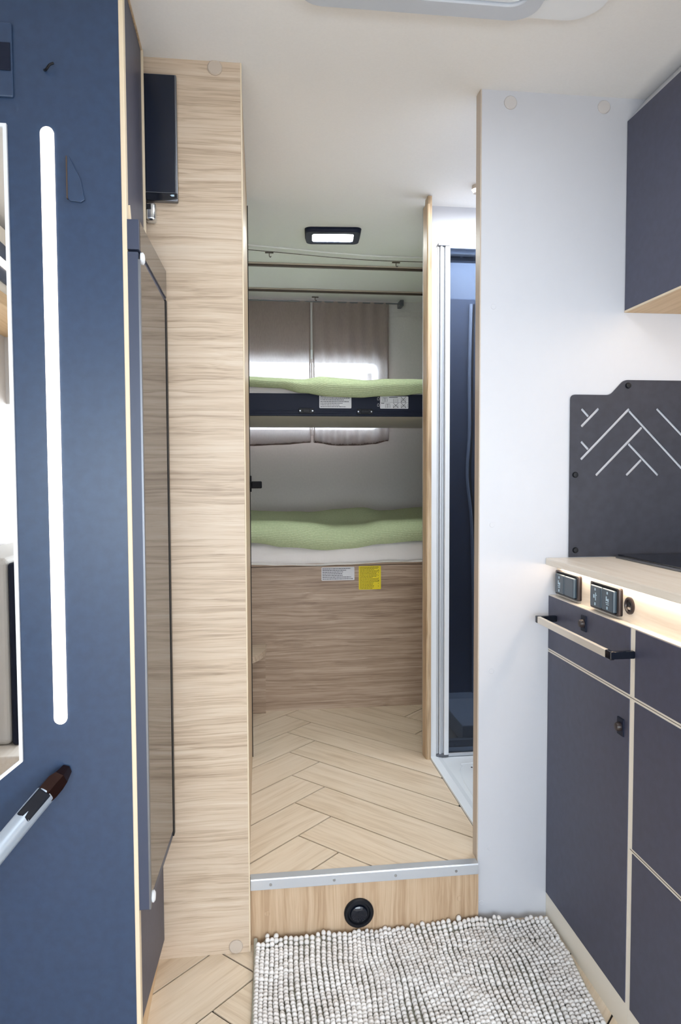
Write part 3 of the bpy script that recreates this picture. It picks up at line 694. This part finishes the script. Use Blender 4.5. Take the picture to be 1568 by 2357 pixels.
cp = catmull([(-0.30, 2.745, ZC-0.008), (0.0, 2.768, ZC-0.011), (0.33, 2.822, ZC-0.013), (0.50, 2.848, ZC-0.011), (0.70, 2.858, ZC-0.008), (1.0, 2.862, ZC-0.006)], 8)
cc = bpy.data.objects['ceiling']
link('cord', tube(BM(), cp, 0.0013, 6), 'brown', cc)
link('cord_cover', tube(BM(), [p+Vector((0, -0.035, 0.006)) for p in cp], 0.003, 8), 'ceiling', cc, True)
for x, y, l_ in ((0.0794, 2.825, 'tiny ceiling hook at the left, just behind the thin cord'), (0.5895, 2.898, 'tiny ceiling hook at the right, just behind the thin cord'), (0.3155, 3.4900, 'tiny ceiling hook above the gap between the curtains')):
    t = thing('ceiling_hook', (x, y, ZC), l_, 'hook', 'tiny ceiling hooks')
    link('hook_base', box(BM(), x-0.016, x+0.016, y-0.004, y+0.004, ZC-0.004, ZC-0.0005, 0.0008), 'brown', t)
    link('hook_wire', tube(BM(), catmull([(x, y, ZC-0.003), (x, y, ZC-0.014), (x+0.004, y, ZC-0.019), (x+0.007, y, ZC-0.015)], 4), 0.0014, 6), 'brown', t)
bm = plate(rrect(0.06, 0.648, 0.70, 1.330, 0.06, 8), [rrect(0.10, 0.555, 0.74, 1.285, 0.04, 8)], 'z', ZC-0.016, ZC-0.0005)
for v in bm.verts:
    if v.co.z < ZC-0.01:
        v.co.x = 0.354+(v.co.x-0.354)*0.975; v.co.y = 1.015+(v.co.y-1.015)*0.975
rh = thing('roof_hatch', (0.35, 1.0, ZC), 'rounded white roof hatch frame at the top edge of the view', 'hatch')
link('hatch_frame', bm, 'white', rh)
bm = plate(rrect(0.09, 0.523, 0.73, 1.322, 0.045, 8), [rrect(0.13, 0.495, 0.77, 1.285, 0.03, 8)], 'z', ZC-0.024, ZC-0.0155)
link('blind_frame', bm, 'shower_wall', rh)
link('hatch_lens', box(BM(), 0.10, 0.56, 0.74, 1.29, ZC-0.008, ZC-0.002), 'white', rh)

# ------------------------------------------------------------------ sleeping area
BY = 2.7453
BX0, BX1 = XL+0.002, XR-0.002
lbd = thing('lower_bunk', (0.3, BY, ZF), 'lower bunk with brown wood-grain front panel and labels', 'bed')
link('front_panel', box(BM(), BX0, BX1, BY, BY+0.018, 0.0, 0.7065), 'wood_bed', lbd)
link('top_rail', box(BM(), BX0, BX1, BY-0.004, BY+0.020, 0.7090, 0.7175, 0.0015), 'wood_bed', lbd)
link('bed_base', box(BM(), BX0, BX1, BY+0.018, YR-0.002, 0.60, 0.715), 'beige', lbd)
def sticker(parent, name, x0, x1, z0, z1, mat, inkm, rows, y=BY, ragged=True, seed=1, col=None):
    rnd = random.Random(seed)
    bm = BM(); prism(bm, rrect(x0, x1, z0, z1, 0.003, 3), 'y', y-0.0012, y-0.0002)
    s = link(name, bm, mat, parent)
    bm = BM(); h = (z1-z0)/(rows+0.8)
    for i in range(rows):
        zc = z1-h*(i+0.9); x = x0+0.004; end = x1-0.004-(rnd.random()*0.35*(x1-x0) if ragged else rnd.random()*0.15*(x1-x0))
        while x < end:
            w_ = rnd.uniform(0.003, 0.010); box(bm, x, min(x+w_, end), y-0.0016, y-0.0011, zc-h*0.18, zc+h*0.18); x += w_+0.0012
    link('printed_text', bm, inkm, s)
    return s
sticker(lbd, 'white_label', 0.2662, 0.3943, 0.6504, 0.7019, 'paper', 'ink', 7, seed=3)
ys = sticker(lbd, 'yellow_label', 0.4114, 0.4983, 0.6125, 0.7042, 'yellow', 'ink_yellow', 17, seed=4)
bm = BM()
for i in range(8): box(bm, 0.4870, 0.4895, BY-0.0017, BY-0.0011, 0.6985-i*0.0105-0.001, 0.6985-i*0.0105+0.001)
link('tick_marks', bm, 'ink_yellow', ys)

def cloth(name, profile, x0, x1, nx, parent, mat, seed=0, wr_=0.006, closed=True):
    """profile(x) -> list of (y,z); swept along x, gently wrinkled; UV = (x, arc length)"""
    bm = BM(); uvl = bm.loops.layers.uv.new('UVMap'); rows = []; arcs = []
    for i in range(nx+1):
        x = x0+(x1-x0)*i/nx; pr = profile(x); pts = catmull([(0, a, b_) for a, b_ in pr], 5)
        row = []; s = 0; ar = []
        for j, p in enumerate(pts):
            if j: s += (pts[j]-pts[j-1]).length
            n = noise.noise(Vector((x*5+seed, p.y*6, p.z*6)))*wr_+noise.noise(Vector((x*17+seed, p.y*14+3, p.z*22)))*wr_*0.45
            row.append(bm.verts.new((x, p.y-n*0.6, p.z+n*0.5))); ar.append(s)
        rows.append(row); arcs.append(ar)
    for i in range(nx):
        for j in range(len(rows[0])-1):
            f = bm.faces.new((rows[i][j], rows[i+1][j], rows[i+1][j+1], rows[i][j+1]))
            for l, (a, b_) in zip(f.loops, ((i, j), (i+1, j), (i+1, j+1), (i, j+1))):
                l[uvl].uv = (x0+(x1-x0)*a/nx, arcs[a][b_])
    for row in (rows[0], rows[-1]):
        try: bm.faces.new(row)
        except Exception: pass
    bmesh.ops.recalc_face_normals(bm, faces=bm.faces[:])
    return bm
# lower mattress with sheet
def prof_m(x):
    dz = 0.006*math.sin(x*9)
    return [(YR-0.01, 0.72), (BY+0.02, 0.719), (BY-0.001, 0.7215), (BY-0.006, 0.740+dz), (BY-0.002, 0.765), (BY+0.02, 0.800), (BY+0.10, 0.815), (YR-0.05, 0.82), (YR-0.01, 0.80), (YR-0.01, 0.72)]
mt1 = single('mattress', cloth('m', prof_m, BX0, BX1, 160, None, 'sheet', 2, 0.016), 'sheet', 'white-sheeted mattress on the lower bunk', 'mattress', (0.3, BY+0.3, 0.72), None, True)
# lower duvet
ztab = [(-0.95, 0.865), (-0.0, 0.8745), (0.117, 0.8745), (0.233, 0.866), (0.317, 0.856), (0.418, 0.856), (0.537, 0.869), (0.662, 0.874), (1.25, 0.87)]
btab = [(-0.95, 0.80), (-0.0, 0.797), (0.117, 0.777), (0.266, 0.7645), (0.367, 0.7695), (0.503, 0.7825), (0.6625, 0.7952), (1.25, 0.80)]
htab = [(-0.95, 0.905), (0.0, 0.909), (0.1146, 0.9024), (0.2642, 0.899), (0.3777, 0.9111), (0.4729, 0.9177), (0.5785, 0.9015), (0.7532, 0.9132), (1.25, 0.91)]
def prof_d(x):
    zt, zb, zh = lerp_tab(ztab, x), lerp_tab(btab, x), lerp_tab(htab, x); h = zt-zb
    return [(YR-0.03, 0.835), (BY+0.10, 0.828), (BY+0.02, 0.80), (BY-0.002, zb+0.02), (BY-0.006, zb+0.004), (BY-0.022, zb+h*0.30), (BY-0.020, zb+h*0.65), (BY+0.004, zt-0.004), (BY+0.050, zt+0.006),
            (BY+0.115, zt+0.004), (BY+0.20, zt+0.010), (BY+0.34, zh-0.004), (BY+0.43, zh-0.004), (BY+0.60, zh-0.03), (YR-0.04, 0.86), (YR-0.03, 0.835)]
single('duvet', cloth('d', prof_d, BX0+0.03, BX1-0.03, 150, None, 'duvet', 5, 0.011), 'duvet', 'pale green duvet spread over the lower bunk', 'duvet', (0.3, BY+0.3, 0.83), 'green duvets', True)

# upper bunk
ub = thing('upper_bunk', (0.3, BY, 1.28), 'upper bunk with dark navy front board and two labels', 'bed')
link('front_board', box(BM(), BX0, BX1, BY, BY+0.016, 1.2807, 1.3650, 0.0015), 'navy_dark', ub)
bm = BM(); box(bm, BX0, BX1, BY-0.003, BY, 1.2990, 1.3035, 0.001); box(bm, BX0, BX1, BY-0.003, BY, 1.2890, 1.2935, 0.001)
link('profile_ridge', bm, 'navy_dark', ub)
link('underside', box(BM(), BX0, BX1, BY+0.016, 3.404, 1.2812, 1.2950, 0.002), 'beige', ub)
for x0, x1, z in ((0.1834, 0.2396, 1.2995), (0.4060, 0.4657, 1.2978)):
    bm = BM(); box(bm, x0, x1, BY-0.0065, BY-0.003, z-0.010, z+0.010, 0.0015); box(bm, x0+0.014, x1-0.014, BY-0.011, BY-0.0065, z-0.006, z+0.006, 0.0015)
    lt = link('latch', bm, 'black', ub)
    for xx in (x0+0.0045, x1-0.0045):
        link('rivet', disc(BM(), (xx, BY-0.0065, z), (0, -1, 0), 0.0032, 0.0016, 12), 'steel', lt)
sticker(ub, 'safety_label', 0.2615, 0.3846, 1.3105, 1.3610, 'paper', 'ink', 7, seed=8)
bm = BM(); prism(bm, rrect(0.4959, 0.6064, 1.3105, 1.3580, 0.003, 3), 'y', BY-0.0012, BY-0.0002)
pl_ = link('pictogram_label', bm, 'paper', ub)
bm = BM()
def seg(p, q, w_):
    p, q = Vector(p), Vector(q); dd = (q-p).normalized(); nn = Vector((-dd.y, dd.x))*w_/2
    prism(bm, [tuple(p-nn), tuple(q-nn), tuple(q+nn), tuple(p+nn)], 'y', BY-0.0017, BY-0.0011)
def LX(u): return 0.4959+(u-1018)/(1437-1018)*0.1105
def LZ(v): return 1.3580-(v-152)/(336-152)*0.0475
for a, b_, c, d_ in ((1325, 160, 1400, 240), (1400, 160, 1325, 240), (1210, 250, 1290, 325), (1290, 250, 1210, 325), (1328, 250, 1405, 325), (1405, 250, 1328, 325)):
    seg((LX(a), LZ(b_)), (LX(c), LZ(d_)), 0.0014)
for x0, x1, y0, y1 in ((1055, 1128, 195, 230), (1212, 1284, 195, 238), (1095, 1168, 285, 322), (1328, 1400, 195, 238), (1212, 1284, 285, 325), (1328, 1400, 285, 325)):
    for q in (((x0, y0), (x1, y0)), ((x0, y1), (x1, y1)), ((x0, y0), (x0, y1)), ((x1, y0), (x1, y1)), ((x0, (y0+y1)/2), (x1, (y0+y1)/2))):
        seg((LX(q[0][0]), LZ(q[0][1])), (LX(q[1][0]), LZ(q[1][1])), 0.0007)
for x in (1092, 1131): seg((LX(x), LZ(180 if x < 1100 else 265)), (LX(x), LZ(235 if x < 1100 else 325)), 0.0011)
seg((LX(1150), LZ(168)), (LX(1280), LZ(168)), 0.0022); seg((LX(1055), LZ(178)), (LX(1128), LZ(178)), 0.0014); seg((LX(1033), LZ(258)), (LX(1080), LZ(258)), 0.0022)
seg((LX(1020), LZ(243)), (LX(1435), LZ(243)), 0.0006); seg((LX(1095), LZ(268)), (LX(1168), LZ(268)), 0.0014); seg((LX(1425), LZ(262)), (LX(1425), LZ(322)), 0.0010)
link('pictogram', bm, 'ink', pl_)
bm = BM()
for z in (1.3475, 1.3235):
    for q in (((0.4855, z-0.0045), (0.4855, z+0.0035)), ((0.4925, z-0.0045), (0.4925, z+0.0035)), ((0.4855, z+0.0035), (0.4890, z+0.0065)), ((0.4890, z+0.0065), (0.4925, z+0.0035)), ((0.4855, z-0.0045), (0.4925, z-0.0045))):
        seg(q[0], q[1], 0.0009)
link('person_symbol', bm, 'paper', ub)
# upper mattress + duvet
def prof_m2(x): return [(3.44, 1.30), (BY+0.06, 1.300), (BY+0.026, 1.301), (BY+0.022, 1.34), (BY+0.012, 1.366), (BY+0.010, 1.385), (BY+0.02, 1.398), (BY+0.08, 1.402), (3.42, 1.402), (3.44, 1.39), (3.44, 1.30)]
single('mattress', cloth('m2', prof_m2, BX0, BX1, 60, None, 'sheet', 12, 0.004), 'sheet', 'white-sheeted mattress on the upper bunk, only a corner showing', 'mattress', (0.3, BY+0.3, 1.30), None, True)
zt2 = [(-0.9, 1.425), (-0.003, 1.4285), (0.104, 1.4250), (0.20, 1.4200), (0.266, 1.4300), (0.364, 1.4240), (0.446, 1.4185), (0.53, 1.4255), (0.652, 1.4265), (1.2, 1.425)]
zb2 = [(-0.9, 1.392), (-0.0034, 1.3878), (0.104, 1.3826), (0.20, 1.3628), (0.298, 1.3509), (0.413, 1.3487), (0.496, 1.3544), (0.58, 1.3585), (0.652, 1.3674), (1.2, 1.385)]
def prof_d2(x):
    zt, zb = lerp_tab(zt2, x), lerp_tab(zb2, x); h = zt-zb; fat = 0.5+0.5*min(1, max(0, (1.388-zb)/0.035))
    yf = BY-0.045*fat
    return [(3.40, 1.405), (BY+0.06, 1.404), (BY+0.01, max(zb+0.02, 1.395)), (BY-0.006, zb+0.008), (yf+0.012, zb), (yf-0.008, zb+h*0.30), (yf-0.010, zb+h*0.62), (yf+0.012, zt-0.008), (BY+0.02, zt+0.001), (BY+0.14, zt+0.006), (3.0, zt+0.008), (3.3, zt), (3.40, 1.405)]
single('duvet', cloth('d2', prof_d2, BX0+0.05, BX1-0.05, 150, None, 'duvet', 21, 0.0045), 'duvet', 'pale green duvet hanging over the edge of the upper bunk', 'duvet', (0.3, BY+0.3, 1.40), 'green duvets', True)

# curtains on a rod
rod = thing('curtain_rod', (0.3, 3.485, 1.89), 'thin curtain rod with end bracket under the ceiling, rear wall', 'rod')
link('rod_tube', tube(BM(), [(-0.80, 3.487, 1.8880), (0.745, 3.487, 1.8880)], 0.0032, 8), 'alu_dark', rod, True)
bm = BM(); box(bm, 0.728, 0.746, 3.478, YR-0.001, 1.878, 1.905, 0.002)
link('rod_bracket', bm, 'alu_dark', rod)
def curtain(x0, x1, ztab_, folds, amp, label, seed):
    n = 90; nz = 26; bm = BM(); g = []
    for i in range(n+1):
        x = x0+(x1-x0)*i/n; col_ = []
        zb = lerp_tab(ztab_, x)
        for j in range(nz+1):
            t = j/nz; z = 1.8900+(zb-1.8900)*t
            a = amp*(0.5+0.5*t if t > 0.08 else 0.6)
            y = 3.487+a*math.sin(folds*2*math.pi*(x-x0)/(x1-x0)+0.8*noise.noise(Vector((x*4+seed, z*2, 0))))+0.004*noise.noise(Vector((x*12+seed, z*5, 1)))
            if t > 0.86: y += 0.015*math.sin((t-0.86)/0.14*math.pi)*-1
            col_.append(bm.verts.new((x, y, z)))
        g.append(col_)
    for i in range(n):
        for j in range(nz): bm.faces.new((g[i][j], g[i+1][j], g[i+1][j+1], g[i][j+1]))
    t = thing('curtain', ((x0+x1)/2, 3.487, 1.22), label, 'curtain', 'taupe curtains over the rear window')
    link('cloth', bm, 'curtain', t, True)
    bm = BM()
    pts = []
    for i in range(0, n+1, 3):
        x = x0+(x1-x0)*i/n; zb = lerp_tab(ztab_, x)
        y = 3.487+amp*math.sin(folds*2*math.pi*(x-x0)/(x1-x0)+0.8*noise.noise(Vector((x*4+seed, zb*2, 0))))+0.004*noise.noise(Vector((x*12+seed, zb*5, 1)))
        pts.append((x, y, zb+0.003))
    for a, b_ in zip(pts, pts[1:]):
        vs = [bm.verts.new(v) for v in ((a[0], a[1]-0.002, a[2]-0.005), (b_[0], b_[1]-0.002, b_[2]-0.005), (b_[0], b_[1]-0.002, b_[2]+0.006), (a[0], a[1]-0.002, a[2]+0.006))]
        bm.faces.new(vs)
        vs = [bm.verts.new(v) for v in ((a[0], a[1]+0.002, a[2]-0.005), (b_[0], b_[1]+0.002, b_[2]-0.005), (b_[0], b_[1]+0.002, b_[2]+0.006), (a[0], a[1]+0.002, a[2]+0.006))]
        bm.faces.new(vs[::-1])
    bmesh.ops.remove_doubles(bm, verts=bm.verts[:], dist=1e-5)
    link('hem', bm, 'hem', t)
    for x in (x0, x1):
        link('side_hem', box(BM(), x-0.003, x+0.003, 3.4835, 3.4865, lerp_tab(ztab_, x)+0.0, 1.885), 'curtain', t)
    return t
cur_l = curtain(-0.72, 0.2880, [(-0.72, 1.21), (-0.2, 1.198), (0.0, 1.200), (0.15, 1.206), (0.288, 1.216)], 7, 0.005, 'taupe curtain left of the gap, over the rear window', 3)
curtain(0.3060, 0.6700, [(0.306, 1.216), (0.42, 1.202), (0.52, 1.203), (0.60, 1.210), (0.67, 1.225)], 6, 0.009, 'taupe curtain right of the gap, over the rear window', 9)
bm = BM(); box(bm, 0.2925, 0.3015, 3.493, 3.499, 1.25, 1.885, 0.001)
link('centre_strap', bm, 'capw', cur_l)
bm = BM(); box(bm, 0.292, 0.302, 3.489, 3.4925, 1.615, 1.66, 0.001); link('strap_clip', bm, 'white', cur_l)

# step shelf beside the bed
sh = thing('bed_step', (-0.1, 2.6, ZF), 'rounded wood-grain step shelf at the foot of the lower bunk', 'step')
pts = [(-0.30, BY-0.001), (0.0509, BY-0.001)]
for i in range(11):
    a = math.pi/2*i/10; pts.append((-0.14+0.1909*math.cos(a), 2.700-0.2250*math.sin(a)))
pts.append((-0.30, 2.475))
link('step_board', prism(BM(), pts, 'z', 0.3890, 0.4122, 0.001), 'wood_tower', sh)
link('support_panel', box(BM(), -0.28, 0.0487, 2.722, 2.743, ZF+0.001, 0.3888), 'wood_bed', sh)

# ------------------------------------------------------------------ rug
rug = thing('chenille_rug', (0.33, 1.3, 0.0), 'grey chenille bath-mat style rug in front of the wooden step', 'rug')
def rug_z(x, y):
    z = 0.004+0.003*noise.noise(Vector((x*6, y*6, 2)))
    e = y-1.545
    if e > 0: z += e*0.5*(0.35+0.65*(0.5+0.5*math.sin(x*14+0.6)))
    z += 0.010*max(0, noise.noise(Vector((x*5+4, y*5, 7))))
    return max(z, 0.003)
def rug_xy(u, v):
    """u 0..1 left-right, v metres back from the front"""
    y = 0.98+v; xr = 0.652+(y-1.234)*0.118 if y > 1.0 else 0.63
    xr = min(xr, 0.677) if y < 1.5 else min(xr, 0.680)
    xl = -0.0035+0.004*math.sin(y*9)
    x = xl+(xr-xl)*u
    return x, y
def back(u): return 1.574-0.004*math.sin(u*9)-(0.012 if u < 0.03 else 0)
nu, nv = 60, 48; bm = BM(); g = []
for i in range(nu+1):
    r_ = []
    for j in range(nv+1):
        u = i/nu; v = (back(u)-0.98)*j/nv; x, y = rug_xy(u, v); r_.append(bm.verts.new((x, y, rug_z(x, y))))
    g.append(r_)
for i in range(nu):
    for j in range(nv): bm.faces.new((g[i][j], g[i+1][j], g[i+1][j+1], g[i][j+1]))
link('backing', bm, 'backing', rug, True)
edge = [g_ for g_ in []]
pl, prr = [], []
for j in range(0, 41):
    v = (1.572-0.98)*j/40
    x, y = rug_xy(0, v); pl.append((x, y, rug_z(x, y)+0.002)); x, y = rug_xy(1, v); prr.append((x, y, rug_z(x, y)+0.002))
link('border_band', tube(BM(), pl, 0.0045, 8), 'backing', rug, True)
link('border_band', tube(BM(), prr, 0.0045, 8), 'backing', rug, True)
# pile: thousands of soft bobbles, one part
import numpy as np
ico = bmesh.new(); bmesh.ops.create_icosphere(ico, subdivisions=2, radius=1.0)
base_v = np.array([v.co[:] for v in ico.verts]); base_f = [[v.index for v in f.verts] for f in ico.faces]; ico.free()
allv = []; allf = []; cnt = 0; rng = random.Random(3)
ncol = 61; sy = 0.0104
for c in range(ncol):
    u0 = (c+0.5)/ncol; j = 0; v = 0.004+0.0052*(c % 2)
    while True:
        uu = u0+0.005*noise.noise(Vector((c*0.25, v*9, 3)))+0.020*noise.noise(Vector((u0*5, v*5, 8)))
        vm = back(u0)-0.98
        if v > vm: break
        x, y = rug_xy(uu, v+0.0016*rng.uniform(-1, 1)); z = rug_z(x, y)
        s = np.array([0.0054, 0.0058, 0.0066])*rng.uniform(0.86, 1.12)
        tilt = 0.35*noise.noise(Vector((x*11, y*11, 5))); lean = 0.30*noise.noise(Vector((x*9, y*9, 15)))
        vv = base_v*s; vv = vv+np.outer(vv[:, 2], np.array([tilt, lean, 0]))
        vv += np.array([x, y, z+0.0062+0.0018*rng.random()])
        allv.append(vv); allf += [[a+cnt for a in f] for f in base_f]; cnt += len(base_v)
        v += sy*rng.uniform(0.93, 1.07)
me = bpy.data.meshes.new('pile'); me.from_pydata(np.vstack(allv).tolist(), [], allf); me.update()
pile = link('pile', me, 'pile', rug, False); pile['kind'] = 'stuff'
me.polygons.foreach_set('use_smooth', [True]*len(me.polygons))

# ------------------------------------------------------------------ seating area behind the viewer (seen in the mirror)
seat = thing('bench_seat', (-0.80, 0.0, 0), 'pale upholstered bench seat reflected in the mirror', 'seat')
link('seat_base', box(BM(), -0.94, -0.70, -0.45, 0.28, 0, 0.205, 0.004), 'wood_top', seat)
link('backrest', box(BM(), -0.94, -0.757, -0.45, 0.19, 0.206, 0.80, 0.02, 4), 'uphol', seat)
link('side_cover', box(BM(), -0.7565, -0.728, -0.44, 0.19, 0.206, 0.785, 0.01, 3), 'navy_dark', seat)
ovh = thing('overhead_locker', (-0.86, -0.3, 1.64), 'overhead locker with light strip reflected in the mirror', 'cabinet')
link('locker_door', box(BM(), -0.79, -0.78, -1.4, 0.7, 1.68, 1.80, 0.002), 'navy', ovh)
link('locker_body', box(BM(), -0.949, -0.79, -1.4, 0.7, 1.64, 1.86), 'cream_white', ovh)
link('locker_base', box(BM(), -0.949, -0.775, -1.4, 0.7, 1.60, 1.64, 0.002), 'wood_under', ovh)
link('locker_light', box(BM(), -0.7795, -0.776, -1.3, 0.6, 1.722, 1.747), 'led', ovh)

for o in bpy.data.objects:
    if '_o' in o: del o['_o']
